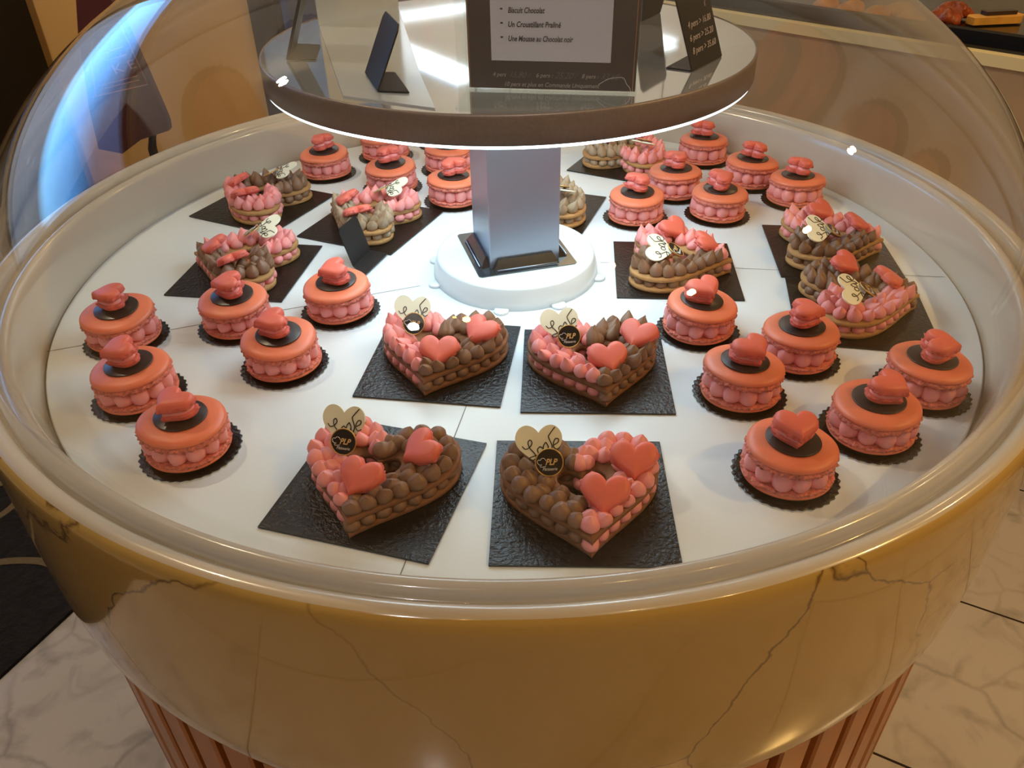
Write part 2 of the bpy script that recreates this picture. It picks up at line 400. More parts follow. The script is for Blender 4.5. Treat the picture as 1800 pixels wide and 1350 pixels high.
pts = [(-hw+bv, -hd), (hw-bv, -hd), (hw, -hd+bv), (hw, hd-bv), (hw-bv, hd), (-hw+bv, hd), (-hw, hd-bv), (-hw, -hd+bv)]
ob('column', mesh('col', *prism(pts, .0345, .309), MT['steel'], smooth=False), st, (cx, cy, 0), (0, 0, ang))
fp = .0755
pts = [(-fp+.004, -fp), (fp-.004, -fp), (fp, -fp+.004), (fp, fp-.004), (fp-.004, fp), (-fp+.004, fp), (-fp, fp-.004), (-fp, -fp+.004)]
ob('foot_plate', mesh('fp', *prism(pts, .0332, .0345), MT['steel2'], smooth=False), st, (cx, cy, 0), (0, 0, ang))
for k in range(4):
    a = ang + k*PI/2
    # bevelled bracket against each column face
    Vb = [(-.05, 0, .0346), (.05, 0, .0346), (.042, 0, .049), (-.042, 0, .049), (-.05, .013, .0346), (.05, .013, .0346), (.042, .004, .049), (-.042, .004, .049)]
    Fb = [(0, 1, 2, 3), (4, 7, 6, 5), (0, 4, 5, 1), (3, 2, 6, 7), (1, 5, 6, 2), (0, 3, 7, 4)]
    d = Vector((math.sin(a), -math.cos(a), 0))
    b = ob('bracket', mesh('bracket', Vb, Fb, MT['steel2'], smooth=False), st, (cx+d.x*.0537, cy+d.y*.0537, 0), (0, 0, a+PI))
    r_ = Vector((math.cos(a), math.sin(a), 0))
    V, F = tube([(-.046, .0142, .0365), (.046, .0142, .0365)], .0011, 6)
    ob('bracket_rod', mesh('rod', V, F, MT['steel']), b)
RS, ZS = .3190, .3402
V, F = revolve([(0, ZS), (.3160, ZS)], 160); F = [tuple(reversed(f)) for f in F]
ob('mirror_top', mesh('mt', V, F, MT['mirror'], smooth=False), st)
V, F = revolve([(.3160, ZS-.0002), (.3165, ZS+.0008), (.3180, ZS+.0008), (RS, ZS-.0008), (RS+.0004, ZS-.003), (RS+.0004, ZS-.031), (RS-.001, ZS-.0316), (.300, ZS-.0316)], 160)
F = [tuple(reversed(f)) for f in F]
ob('shelf_rim', mesh('fascia', V, F, MT['fascia']), st)
V, F = revolve([(.3168, ZS-.0317), (.3172, ZS-.0350), (.3150, ZS-.0358), (.302, ZS-.0358), (.302, ZS-.0330)], 160); F = [tuple(reversed(f)) for f in F]
ob('light_ring', mesh('led', V, F, MT['led']), st)
V, F = revolve([(.225, ZS-.0328), (.225, ZS-.0368), (.115, ZS-.0368), (.115, ZS-.0328)], 96); F = [tuple(reversed(f)) for f in F]
ob('inner_fill_ring', mesh('led', V, F, MT['led2']), st)  # unseen added glow, brightens the middle of the tray
V, F = revolve([(.3015, ZS-.0325), (0, ZS-.0325)], 96); F = [tuple(reversed(f)) for f in F]
ob('shelf_underside', mesh('us', V, F, MT['plinth'], smooth=False), st)

# ------------------------------------------------------------------ pastry meshes
def heart(t, w=1.):
    sn = math.sin(t); return (w*math.copysign(abs(sn)**2.25, sn), w*(13*math.cos(t)-5*math.cos(2*t)-2*math.cos(3*t)-math.cos(4*t))/16)
def heart_s(t, w=1.):
    sn = math.sin(t); return (w*math.copysign(abs(sn)**2.3, sn), w*(13*math.cos(t)-3.7*math.cos(2*t)-2*math.cos(3*t)-math.cos(4*t))/16)
def heart_pts(w, n=60, yc=0., taper=0.):
    return [(x, y+yc) for x, y in (heart_s(2*PI*(i+.5)/n, w) for i in range(n))]
def heart_pillow(w, h, base=.0, n=72, foot=True, seed=0):
    """domed heart shell: crumbly foot below, smooth dome above; z=0 is its underside"""
    rd = random.Random(seed); cyc = -.12*w
    ph = [rd.uniform(0, 6.28) for _ in range(6)]
    rings = []
    fh = .35*h if foot else 0
    spec = []
    if foot:
        spec += [(.90, 0, 0), (1.01, fh*.25, 1), (1.03, fh*.65, 1), (.985, fh, 1)]
    else: spec += [(.97, 0, 0)]
    spec += [(1.0, fh+.12*(h-fh), 0), (.985, fh+.38*(h-fh), 0), (.93, fh+.65*(h-fh), 0), (.82, fh+.84*(h-fh), 0), (.62, fh+.95*(h-fh), 0), (.36, h, 0), (.12, h, 0)]
    V, F, idx = [], [], []
    for s, z, rough in spec:
        ring = []
        for i in range(n):
            x, y = heart_s(2*PI*(i+.5)/n, w)
            t = 2*PI*i/n; d = 0; dz = 0
            if rough:
                d = .035*math.sin(9*t+ph[0])+.03*math.sin(23*t+ph[1]+z*900)+rd.uniform(-.04, .04); dz = rd.uniform(-.08, .08)*h
            ss = s+d
            ring.append(len(V)); V.append((x*ss, (y-cyc)*ss+cyc, z+dz))
        idx.append(ring)
    for a, b in zip(idx, idx[1:]):
        for i in range(n):
            j = (i+1) % n; F.append((a[j], a[i], b[i], b[j]))
    F.append(tuple(reversed(idx[-1]))); F.append(tuple(idx[0]))
    fm = [1 if (k//n) < (4 if foot else 0) else 0 for k in range(len(idx)*n-n)]+[0, 1 if foot else 0]
    return V, F, fm
def flip(V, z): return [(x, y, z-zz) for x, y, zz in V]
def shell(R, h, seed, fh=.0065):
    rd = random.Random(seed); n = 128; ph = [rd.uniform(0, 6.28) for _ in range(8)]
    prof = [(0, .001), (R*.9, .001), (R*.985, fh*.15), (R*1.01, fh*.45), (R*.985, fh*.8), (R*.965, fh), (R*.992, fh+.10*(h-fh)), (R, fh+.25*(h-fh)), (R*.985, fh+.48*(h-fh)), (R*.93, fh+.72*(h-fh)), (R*.82, fh+.88*(h-fh)), (R*.6, fh+.97*(h-fh)), (R*.3, h), (0, h)]
    def jr(k, a):
        lo = .0006*(math.sin(2*a+ph[0])+math.sin(3*a+ph[1]))
        if k in (2, 3, 4):
            return lo+.0008*math.sin(19*a+ph[2]+k)+.0006*math.sin(37*a+ph[3]*k)+rd.uniform(-.0014, .0014), rd.uniform(-.0009, .0009)+.0005*math.sin(14*a+ph[4])
        return lo, .0004*math.sin(2*a+ph[5]) if k > 4 else 0
    V, F = revolve(prof, n, jr)
    F = [tuple(f) for f in F]
    fm = []
    for k in range(len(prof)-1):
        fm += [1 if k < 5 else 0]*n
    return V, F, fm
shells_up = []; shells_dn = []
for s in range(4):
    V, F, fm = shell(.0470, .0160, 100+s, .0070)
    shells_up.append(mesh('upper_shell', V, F, [MT['shell'], MT['foot']], fm))
    V, F, fm = shell(.0475, .0125, 200+s, .0055)
    shells_dn.append(mesh('lower_shell', flip(V, .0125), [tuple(reversed(f)) for f in F], [MT['shell'], MT['foot']], fm))
def dollop(r, tip, lean, seed, m):
    rd = random.Random(seed)
    if tip > 0:
        prof = [(0, 0), (.62, .0), (.88, .18), (1.0, .5), (.95, .85), (.76, 1.2), (.50, 1.5), (.26, 1.5+.3*tip), (.09, 1.5+.55*tip), (0, 1.5+.65*tip)]
    else:
        prof = [(0, 0), (.6, 0), (.9, .2), (1.0, .6), (.93, 1.0), (.7, 1.3), (.35, 1.45), (0, 1.48)]
    V, F = revolve(prof, 14, lambda k, a: (.05*math.sin(3*a+seed)+.02*math.sin(5*a+k), 0))
    zt = 1.5
    V = [(r*(x+lean*(z/zt)**2), r*y, r*z) for x, y, z in V]
    return mesh('dollop', V, F, m)
def dol_set(m):
    return ([dollop(.0096, .7, .2, 1, m), dollop(.0094, 1.0, .35, 2, m), dollop(.0098, .6, .1, 3, m), dollop(.0096, .8, .5, 4, m)],
            [dollop(.0086, 0, 0, 5, m), dollop(.0088, 0, .1, 6, m)],
            [dollop(.0098, .55, .1, 7, m), dollop(.0096, .65, .3, 8, m), dollop(.0100, .45, .1, 9, m), dollop(.0096, .7, .35, 10, m)])
DOL = {k: dol_set(MT[k]) for k in ('pink', 'brown', 'caramel')}
MACD = [dollop(.0114, 0, 0, 8, MT['pink']), dollop(.0110, 0, .1, 9, MT['pink'])]
V, F = revolve([(0, 0), (.036, 0), (.036, .020), (0, .020)], 32); FILL = mesh('filling', V, F, MT['pink'])
V, F = revolve([(0, 0), (.0278, 0), (.0286, .0005), (.0286, .0014), (.0280, .0018), (0, .0018)], 64); CHD = mesh('chocolate_disc', V, F, MT['choc'])
HUP = []; HDN = []
for s in range(3):
    V, F, fm = heart_pillow(.0228, .0115, seed=s); HUP.append(mesh('heart_upper', V, F, [MT['heart'], MT['heartfoot']], fm))
    V, F, fm = heart_pillow(.0222, .0085, seed=10+s); HDN.append(mesh('heart_lower', flip(V, .0085), [tuple(reversed(f)) for f in F], [MT['heart'], MT['heartfoot']], fm))
V, F, fm = heart_pillow(.0190, .0075, foot=False); HCR = mesh('heart_cream', V, F, [MT['pink'], MT['pink']], fm)
# scalloped round board
n = 160
def scal(k, a): return (.0018*math.cos(34*a) if k in (1, 2, 3, 4) else 0, 0)
V, F = revolve([(0, .0), (.0540, .0), (.0562, .0004), (.0562, .0011), (.0546, .0018), (.050, .0013), (0, .0013)], n, lambda k, a: ((.0011*math.cos(34*a)) if 1 <= k <= 4 else 0, (.0004*math.cos(34*a) if k in (3, 4) else 0)))
fm = []
for k in range(6): fm += [1 if k < 3 else 0]*n
RBOARD = mesh('round_board', V, F, [MT['board'], MT['paper']], fm)
hb = .0925
V, F = prism([(-hb, -hb), (hb, -hb), (hb, hb), (-hb, hb)], 0, .0020)
SBOARD = mesh('square_board', V, F, MT['board'], smooth=False)

TZ = .0006   # tray surface clearance
def macaron(x, y, label, blabel, rot=None, seed=0, tilt=None):
    rd = random.Random(seed*13+5)
    b = ob('cake_board', RBOARD, None, (x, y, TZ), (0, 0, rd.uniform(0, 1)))
    tag(b, blabel, 'cake board', 'round cake boards')
    rot = math.atan2(y, x)+PI/2 if rot is None else math.radians(rot)
    t = empty('macaron_cake', (x, y, TZ+.0021), rot)
    tag(t, label, 'macaron', 'coral macaron cakes')
    ob('lower_shell', shells_dn[seed % 4], t, (0, 0, 0), (0, 0, rd.uniform(0, 6)))
    ob('cream_filling', FILL, t, (0, 0, .0115))
    k = 12
    for i in range(k):
        a = 2*PI*(i+rd.uniform(-.1, .1))/k; r = .0355+rd.uniform(-.001, .001); s = rd.uniform(.95, 1.08)
        ob('cream_dollop', MACD[i % 2], t, (r*math.cos(a), r*math.sin(a), .0105), (0, 0, a), (s, s, s*1.34))
    tx, ty = rd.uniform(-.05, .05), rd.uniform(-.05, .05)+.02
    up_ = ob('upper_shell', shells_up[(seed+1) % 4], t, (rd.uniform(-.001, .001), rd.uniform(-.001, .001)-.0005, .0304), (tx, ty, 0))
    d = ob('chocolate_disc', CHD, t, (0, 0, .0466), (tx, ty, 0))
    hp = empty('heart_macaron', (rd.uniform(-.003, .003), rd.uniform(-.001, .004), .0486)); hp.parent = t
    hp.scale = (1.0, 1.0, 1.08); hp.rotation_euler = ((rd.uniform(.06, .2) if tilt is None else tilt), rd.uniform(-.1, .1), rd.uniform(-.3, .3))
    ob('heart_shell', HDN[seed % 3], hp, (0, 0, .001)); ob('heart_cream', HCR, hp, (0, -.001, .0085)); ob('heart_shell', HUP[(seed+1) % 3], hp, (0, -.001, .0145))
    return t

MAC = [
 (-.535, -.180, 'leftmost on the tray'),
 (-.468, -.314, 'second from front in the left edge row'),
 (-.371, -.419, 'nearest camera on the left side'),
 (-.387, -.150, 'just in front of the dark left heart cake'),
 (-.300, -.253, 'directly left of the front heart cakes'),
 (-.249, -.116, 'nearest the plinth on the left'),
 (-.362, .419, 'alone behind the rearmost left heart cake'),
 (-.224, .342, 'behind the cake beside the blank card'),
 (-.256, .511, 'under the shelf edge at rear left'),
 (-.102, .275, 'touching the column left side, front one'),
 (-.120, .432, 'touching the column left side, rear one'),
 (-.138, .580, 'at the far back, almost hidden by shelf'),
 (.389, .455, 'rearmost on the right side'),
 (.454, .331, 'second along the right rear rim'),
 (.512, .244, 'third along the right rear rim'),
 (.303, .288, 'in the middle of the rear right group'),
 (.218, .183, 'front left of the rear right group'),
 (.362, .189, 'front right of the rear right group'),
 (.253, -.188, 'right of the plinth, rear of front group'),
 (.366, -.258, 'by the right edge heart board corner'),
 (.275, -.334, 'centre of the front right group'),
 (.498, -.335, 'furthest right on the tray'),
 (.404, -.414, 'second from right along front rim'),
 (.289, -.481, 'nearest camera on the right side'),
]
ROT = {1: -60, 5: -78, 3: -72, 2: -30, 19: 82, 20: 30, 21: 74, 22: 28, 23: 6, 18: 14, 4: -64}
for i, (x, y, s) in enumerate(MAC):
    macaron(x, y, 'coral heart-topped macaron cake, '+s, 'scalloped black board under macaron '+s, ROT.get(i), i)

# ------------------------------------------------------------------ heart cakes
LOVE = [[(372, 290), (398, 316), (436, 302), (458, 266), (444, 240), (424, 258), (436, 306), (478, 356), (490, 394), (464, 414), (430, 408), (438, 390), (500, 372)],
        [(528, 298), (505, 322), (514, 356), (542, 352), (552, 320), (528, 298)],
        [(578, 262), (556, 296), (560, 344), (586, 338), (598, 300), (578, 262)],
        [(598, 296), (610, 360), (632, 300), (604, 222), (616, 192), (662, 134)],
        [(648, 290), (684, 268), (690, 240), (664, 236), (646, 268), (646, 306), (670, 326), (700, 312)]]
HAT = [[(528, 545), (518, 520), (530, 500), (548, 505), (560, 488), (585, 486), (600, 500), (606, 512)], [(528, 545), (545, 552), (552, 575), (605, 568)], [(556, 545), (560, 560)]]
pw = .0245
V1, F1 = prism(heart_pts(pw, 64, yc=.10*pw), 0, .0022); PLQ = mesh('plaque', V1, F1, MT['white'], smooth=False)
V1, F1 = strokes(LOVE, pw/205, 518, 283, .00062, .0024); PLT = mesh('writing', V1, F1, MT['ink'])
V1, F1 = revolve([(0, 0), (.0140, 0), (.0142, .0006), (.0140, .0012), (0, .0012)], 48); DSC = mesh('disc', V1, F1, MT['disc'], smooth=False)
V1, F1 = revolve([(.0134, .0010), (.0134, .0015), (.0144, .0015), (.0146, .0006), (.0144, 0)], 48); DRM = mesh('rim', V1, F1, MT['goldm'])
V1, F1 = strokes(HAT, .0142/142, 640, 530, .00030, .0016); HTM = mesh('hat', V1, F1, MT['whitet'])
PLP = text_mesh('PLP', .0125, MT['goldt'], .35, .0062, bold=.02); PAT = text_mesh('Pâtisserie', .0150, MT['whitet'], .3, .0030)
HEARTM = []
for s in range(3):
    V1, F1, fm = heart_pillow(.0245, .0125, seed=30+s); HEARTM.append(mesh('heart_macaron', V1, F1, [MT['heart'], MT['heartfoot']], fm))

W = .0835
def ring_scale(s, n, y0=-.010, jit=0, off=0.):
    """n points at equal arc length on the heart scaled by s about (0,y0)"""
    N = 400; P = []
    for i in range(N):
        x, y = heart(2*PI*i/N, W); P.append((x*s, (y-y0)*s+y0))
    L = [0]
    for i in range(N):
        a = P[i]; b = P[(i+1) % N]; L.append(L[-1]+math.hypot(b[0]-a[0], b[1]-a[1]))
    out = []
    for k in range(n):
        t = ((k+off)/n % 1)*L[-1]; i = max(j for j in range(N) if L[j] <= t)
        f = (t-L[i])/(L[i+1]-L[i]+1e-9); a = P[i]; b = P[(i+1) % N]
        out.append((a[0]+(b[0]-a[0])*f, a[1]+(b[1]-a[1])*f))
    return out
def biscuit(m):
    n = 120; V, F = [], []
    o_ = [heart(2*PI*(i+.5)/n, W) for i in range(n)]
    rd = random.Random(3)
    prof = [(.30, 0), (.99, 0), (1.004, .0012), (1.006, .0046), (.99, .0066), (.31, .0066)]
    idx = []
    for s, z in prof:
        r = []
        for x, y in o_:
            j = rd.uniform(-.004, .004); r.append(len(V)); V.append((x*(s+j), (y+.010)*(s+j)-.010, z))
        idx.append(r)
    idx.append(idx[0])
    for a, b in zip(idx, idx[1:]):
        for i in range(n):
            j = (i+1) % n; F.append((a[j], a[i], b[i], b[j]))
    return mesh('biscuit', V, F, m)
BIS = {'cocoa': biscuit(MT['cocoa']), 'gold': biscuit(MT['gold'])}
PROTO = {}
def heart_cake(x, y, rot, brot, left, right, bis, label, blabel, seed, tilt=.9, gold=0, bc=None, botl=None, botr=None, A=(.054, .006), B=(.010, -.044), ta=.5, ra=-.6, rb=.1, ptip=1.0):
    rd = random.Random(seed)
    bx, by = bc or (x, y)
    b = ob('cake_board', SBOARD, None, (bx, by, TZ), (0, 0, math.radians(brot))); tag(b, blabel, 'cake board', 'square cake boards')
    x += .005*math.sin(-math.radians(rot)); y += .005*math.cos(math.radians(rot))
    t = empty('heart_cake', (x, y, TZ+.0022), math.radians(rot)); tag(t, label, 'cake', 'heart shaped ring cakes')
    z1 = 0; z2 = .0175; z3 = .0175+.0063
    ob('biscuit', BIS[bis], t, (0, 0, z1)); ob('biscuit', BIS[bis], t, (0, 0, z2))
    nm = {'pink': 'pink_cream_dollop', 'brown': 'chocolate_cream_dollop', 'caramel': 'chocolate_cream_dollop'}
    botl = botl or left; botr = botr or right
    for s, n_, off in ((.88, 27, .5), (.46, 12, 0)):
        for (px, py) in ring_scale(s, n_, off=off):
            c = botl if px < -.001 else botr
            q = rd.uniform(.95, 1.08)
            ob(nm[c], DOL[c][1][rd.randrange(2)], t, (px, py, z1+.0052), (0, 0, rd.uniform(0, 6)), (q, q, 1.0))
    for s, n_, off in ((.865, 25, .5), (.675, 18, 0), (.50, 12, .5)):
        for (px, py) in ring_scale(s, n_, off=off):
            if py < -.074 : py = -.072
            c = left if px < -.001 else right
            q = rd.uniform(.95, 1.12)*(.88 if s < .55 else 1)
            a = math.atan2(py+.01, px)+rd.uniform(-.6, .6)
            ob(nm[c], DOL[c][2 if ptip < .95 else 0][rd.randrange(4)], t, (px, py, z3), (rd.uniform(-.12, .12), rd.uniform(-.12, .12), a), (q, q, q*ptip*rd.uniform(.9, 1.08)))
    zt = z3+.0165
    # decorations
    ly = 0 if tilt > .6 else (-.45 if 0 < rot < 100 else (.32 if rot < 0 else 0))
    p = ob('love_plaque', PLQ, t, (-.043, .022, zt+.012), (tilt*(.6 if ly else 1), ly+rd.uniform(-.06, .06), rd.uniform(-.1, .12)))
    ob('chocolate_writing', PLT, p)
    d = ob('logo_disc', DSC, t, (-.034, -.002, zt+.0085), (tilt+.05, 0, .0)); ob('gold_rim', DRM, d)
    ob('chef_hat_print', HTM, d); ob('logo_lettering', PLP, d, (-.0040, -.0025, .0012)); ob('logo_lettering', PAT, d, (-.0070, -.0082, .0012))
    ob('heart_macaron', HEARTM[seed % 3], t, (A[0], A[1], zt+.0005), (ta, .0, ra)); ob('heart_macaron', HEARTM[(seed+1) % 3], t, (B[0], B[1], zt-.001), (ta, 0, rb))
    if gold:
        V, F = box(-.0025, .0025, -.0015, .0015, 0, .0006)
        ob('gold_leaf', mesh('leaf', V, F, MT['goldm'], smooth=False), t, (gold[0], gold[1], zt+gold[2]), (.4, .2, .5))
    return t
hc = heart_cake
hc(-.149, -.483, -13, -16.7, 'pink', 'brown', 'cocoa', 'heart cake with pink left half and brown right half, front row left', 'black square board under the front row left heart cake', 1, .95, botl='pink', A=(.050, .010), B=(.000, -.040), ra=-.9, rb=-.25, ptip=.85)
hc(.0667, -.513, 2, -2.3, 'brown', 'pink', 'cocoa', 'heart cake with brown left half and pink right half, nearest the camera', 'black square board under the heart cake nearest the camera', 2, .95, A=(.054, .006), B=(.018, -.040), ra=-.15, rb=-.25, ptip=.85)
hc(-.0954, -.248, -11, -8.8, 'pink', 'brown', 'cocoa', 'heart cake with pink left half, second row left, in front of the plinth', 'black square board under the second row left heart cake', 3, .9, botl='pink', gold=(.012, .028, .004))
hc(.103, -.2767, 4, -3, 'pink', 'brown', 'cocoa', 'heart cake with pink left half, second row right, gold flake on one heart', 'black square board under the second row right heart cake', 4, .9, A=(.056, .004), B=(.008, -.040), gold=(.012, -.034, .013))
hc(.2531, -.011, 78, -5, 'brown', 'pink', 'gold', 'heart cake alone on its board right of the plinth, brown cream towards camera', 'black square board under the lone heart cake right of the plinth', 5, .5, ptip=1.1)
hc(.505, .045, 80, -6, 'brown', 'pink', 'gold', 'rear of two heart cakes at the right edge, brown cream towards camera', 'black square board at the right edge, rear of two', 6, .5, bc=(.511, .040), ptip=1.05)
hc(.486, -.140, 86, -10.9, 'pink', 'brown', 'gold', 'front of two heart cakes at the right edge, pink cream towards camera', 'black square board at the right edge, front of two', 7, .5, bc=(.488, -.153), ptip=1.05)
hc(-.453, .268, -113, -26, 'brown', 'pink', 'gold', 'rearmost heart cake on the left, pink cream towards camera', 'black square board under the rearmost left heart cake', 8, .42, ptip=1.15)
hc(-.242, .180, -115, -24.4, 'pink', 'caramel', 'gold', 'heart cake left of the column beside the blank price card', 'black square board under the heart cake beside the blank price card', 9, .42, ptip=1.15)
hc(-.419, .017, -100, -8.5, 'pink', 'brown', 'gold', 'left heart cake with dark brown cream towards camera and yellow flake', 'black square board under the left heart cake with dark cream', 10, .42, botr='pink', gold=(.048, .046, -.006))
hc(.239, .448, 150, -29, 'pink', 'caramel', 'gold', 'heart cake at the back right of the column, half beige and half pink', 'black square board under the heart cake at the back right of the column', 11, .42, ptip=1.25)
hc(.058, .220, 160, -20.5, 'caramel', 'caramel', 'gold', 'heart cake mostly hidden behind the steel column', 'black square board reaching out from behind the steel column', 12, .42, ptip=1.2)

# ------------------------------------------------------------------ L shaped card stands
def quadslab(q, th, nrm=None):
    q = [Vector(v) for v in q]; n_ = (q[1]-q[0]).cross(q[2]-q[0]).normalized() if nrm is None else Vector(nrm)
    V = [v+n_*th/2 for v in q]+[v-n_*th/2 for v in q]; k = len(q)
    F = [tuple(range(k)), tuple(range(2*k-1, k-1, -1))]+[(i, k+i, k+(i+1) % k, (i+1) % k) for i in range(k)]
    return V, F
def card_stand(name, A, B, h, l, fA, fB, z, m, label, cat, group=None, th=.0018):
    t = empty(name, ((A[0]+B[0])/2, (A[1]+B[1])/2, z)); tag(t, label, cat, group)
    o_ = Vector(((A[0]+B[0])/2, (A[1]+B[1])/2, 0))
    a = Vector((A[0], A[1], 0))-o_; b = Vector((B[0], B[1], 0))-o_
    u = (b-a).normalized(); n_ = Vector((u.y, -u.x, 0)); lift = Vector((0, 0, .0008))
    top = Vector((0, 0, h))+n_*l
    c = .006
    # card with clipped corners
    w_ = (b-a).length; U = lambda s, k: a+u*s+top*k+lift
    q = [U(0, 0), U(w_, 0), U(w_, 1-c/h), U(w_-c, 1), U(c, 1), U(0, 1-c/h)]
    ob('card', mesh('card', *quadslab(q, th), m, smooth=False), t)
    f1 = Vector((fA[0], fA[1], 0))-o_; f2 = Vector((fB[0], fB[1], 0))-o_
    ob('foot', mesh('foot', *quadslab([a+lift, b+lift, f2+lift, f1+lift], .0015, (0, 0, 1)), m, smooth=False), t)
    return t, a, u, n_, top
ZT = ZS+.0005
card_stand('card_stand', (-.2508, .0159), (-.231, .0707), .060, -.018, (-.2292, -.0169), (-.2015, .0572), .0030, MT['slate'], 'blank dark price card standing on the tray beside the left heart cakes', 'card stand')
card_stand('card_stand', (-.165, -.162), (-.1412, -.2373), .0640, -.0300, (-.1306, -.1645), (-.107, -.2438), ZT+.0022, MT['slate'], 'blank black price card on the mirrored shelf, left of the menu', 'card stand')
t, a, u, n_, top = card_stand('card_stand', (-.2714, -.0882), (-.2777, -.0074), .100, .039, (-.236, -.0909), (-.2441, -.0162), ZT, MT['slate'], 'black card stand seen edge on at the left end of the shelf', 'card stand', th=.0035)
t, a, u, n_, top = card_stand('price_card', (.2084, -.1746), (.2566, -.1098), .090, -.036, (.182, -.1581), (.225, -.095), ZT, MT['slate'], 'black price card with handwritten pale writing at the right of the shelf', 'price card')
# the handwriting on it, laid in the plane of the card
def in_plane(o_, org, u, v, parent):
    w_ = u.cross(v).normalized(); m_ = Matrix.Identity(4)
    for i in range(3): m_[i][0] = u[i]; m_[i][1] = v[i]; m_[i][2] = w_[i]; m_[i][3] = org[i]
    o_.parent = parent; o_.matrix_local = m_
vv = top.normalized(); nn = u.cross(vv).normalized()
for s, wd, ht, x0, y0 in (('La Bretagne', .062, .0125, .008, .076), ('€', .005, .006, .062, .060), ('4 pers > 16.80', .060, .0070, .012, .044), ('6 pers > 25.20', .062, .0070, .010, .030), ('8 pers > 35.60', .062, .0070, .010, .016)):
    me = text_mesh(s, wd, MT['chalk'], .35, ht)
    o_ = ob('lettering', me); in_plane(o_, a+u*x0+vv*y0+nn*.0014+Vector((0, 0, .0008)), u, vv, t)
card_stand('card_stand', (.175, .070), (.2233, .1433), .09, .02, (.15, .085), (.19, .16), ZT, MT['slate'], 'black card partly hidden behind the right edge of the menu', 'card stand')

# menu in its acrylic holder
mn = empty('menu_card', (-.0442, -.227, ZT)); tag(mn, 'dark framed menu sheet with pale panel in a clear holder at shelf centre', 'menu card')
u = (Vector((.1337, -.2558, 0))-Vector((-.0442, -.227, 0))).normalized(); v = Vector((0, 0, 1)); nrm = Vector((u.y, -u.x, 0))
mn.rotation_euler = (0, 0, math.atan2(u.y, u.x))
# local frame: x along the card, -y towards the viewer, z up
ob('menu_sheet', mesh('ms', *box(.001, .1790, .0, .0012, .0025, .1320), MT['menub'], smooth=False), mn)
ob('paper_panel', mesh('pp', *box(.0262, .1518, -.0006, 0, .0312, .1240), MT['menuw'], smooth=False), mn)
for x0, x1 in ((.0018, .0026), (.1757, .1765)): ob('copper_line', mesh('cl', *box(x0, x1, -.0006, 0, .0025, .1320), MT['copper'], smooth=False), mn)
ob('acrylic_front', mesh('af', *box(-.001, .1805, -.0032, -.0014, .0, .1340), MT['acry'], smooth=False), mn)
V, F = prism([(-.001, -.0034), (-.001, -.066), (.003, -.070), (.168, -.050), (.1725, -.0034)], .0002, .0020)
ob('acrylic_foot', mesh('ft', V, F, MT['acry'], smooth=False), mn)
ob('acrylic_back', mesh('ab', *box(-.012, .1805, .0016, .0034, .0, .1340), MT['acry'], smooth=False), mn)
def mt(s, w_, h_, x0, z0, m, sh=0., bold=0.):
    ob('lettering', text_mesh(s, w_, m, sh, h_, bold=bold), mn, (x0, -.0007, z0), (PI/2, 0, 0))
for s, w_, z0 in (('Biscuit Chocolat', .0378, .0780), ('Un Croustillant Praliné', .0545, .0646), ('Une Mousse au Chocolat noir', .0675, .0508)):
    mt(s, w_, .0054, .0448, z0, MT['black'], .22, .02); mt('-', .0026, .0045, .0365, z0, MT['black'])
mt('4 pers', .0142, .0043, .0274, .0150, MT['chalk'], .3); mt('6 pers :', .0176, .0043, .0741, .0150, MT['chalk'], .3); mt('8 pers :', .0174, .0043, .1225, .0150, MT['chalk'], .3)
mt('15,80 /', .024, .0062, .0455, .0142, MT['grey'], .5); mt('25,20 /', .026, .0062, .0935, .0142, MT['grey'], .5); mt('33,60', .020, .0062, .1420, .0142, MT['grey'], .5)
mt('10 pers et plus en Commande Uniquement', .1015, .0044, .0400, .0052, MT['chalk'], .3)
V, F = strokes([[(0, 0), (30, -18), (60, -24), (80, -22), (90, -4), (100, 6), (104, 18)]], .00033, 0, 0, .00022, 0, 3)
ob('torn_edge', mesh('torn', V, F, MT['paper']), mn, (.1400, -.0008, .0088), (PI/2, 0, 0))

# white acrylic upright at shelf left; flat leaf put in for a mirror reflection
fs = empty('acrylic_sheet', (-.1668, .08, ZT)); tag(fs, 'pale acrylic sheet at the shelf left, flat leaf stands in for a reflection', 'acrylic sheet')
q = [(-.2657, .0939), (-.178, -.2452), (-.0762, -.2950), (-.1027, -.1617), (-.1668, .217)]
V, F = prism([(x+.1668, y-.08) for x, y in q], 0, .0016); ob('reflection_leaf', mesh('fl', V, F, MT['frost'], smooth=False), fs)
a = Vector((-.2657+.1668, .0939-.08, .0018)); b = Vector((-.1668+.1668, .217-.08, .0018))
ob('upright_leaf', mesh('ul', *quadslab([a, b, b+Vector((0, 0, .12)), a+Vector((0, 0, .12))], .002), MT['frost'], smooth=False), fs)

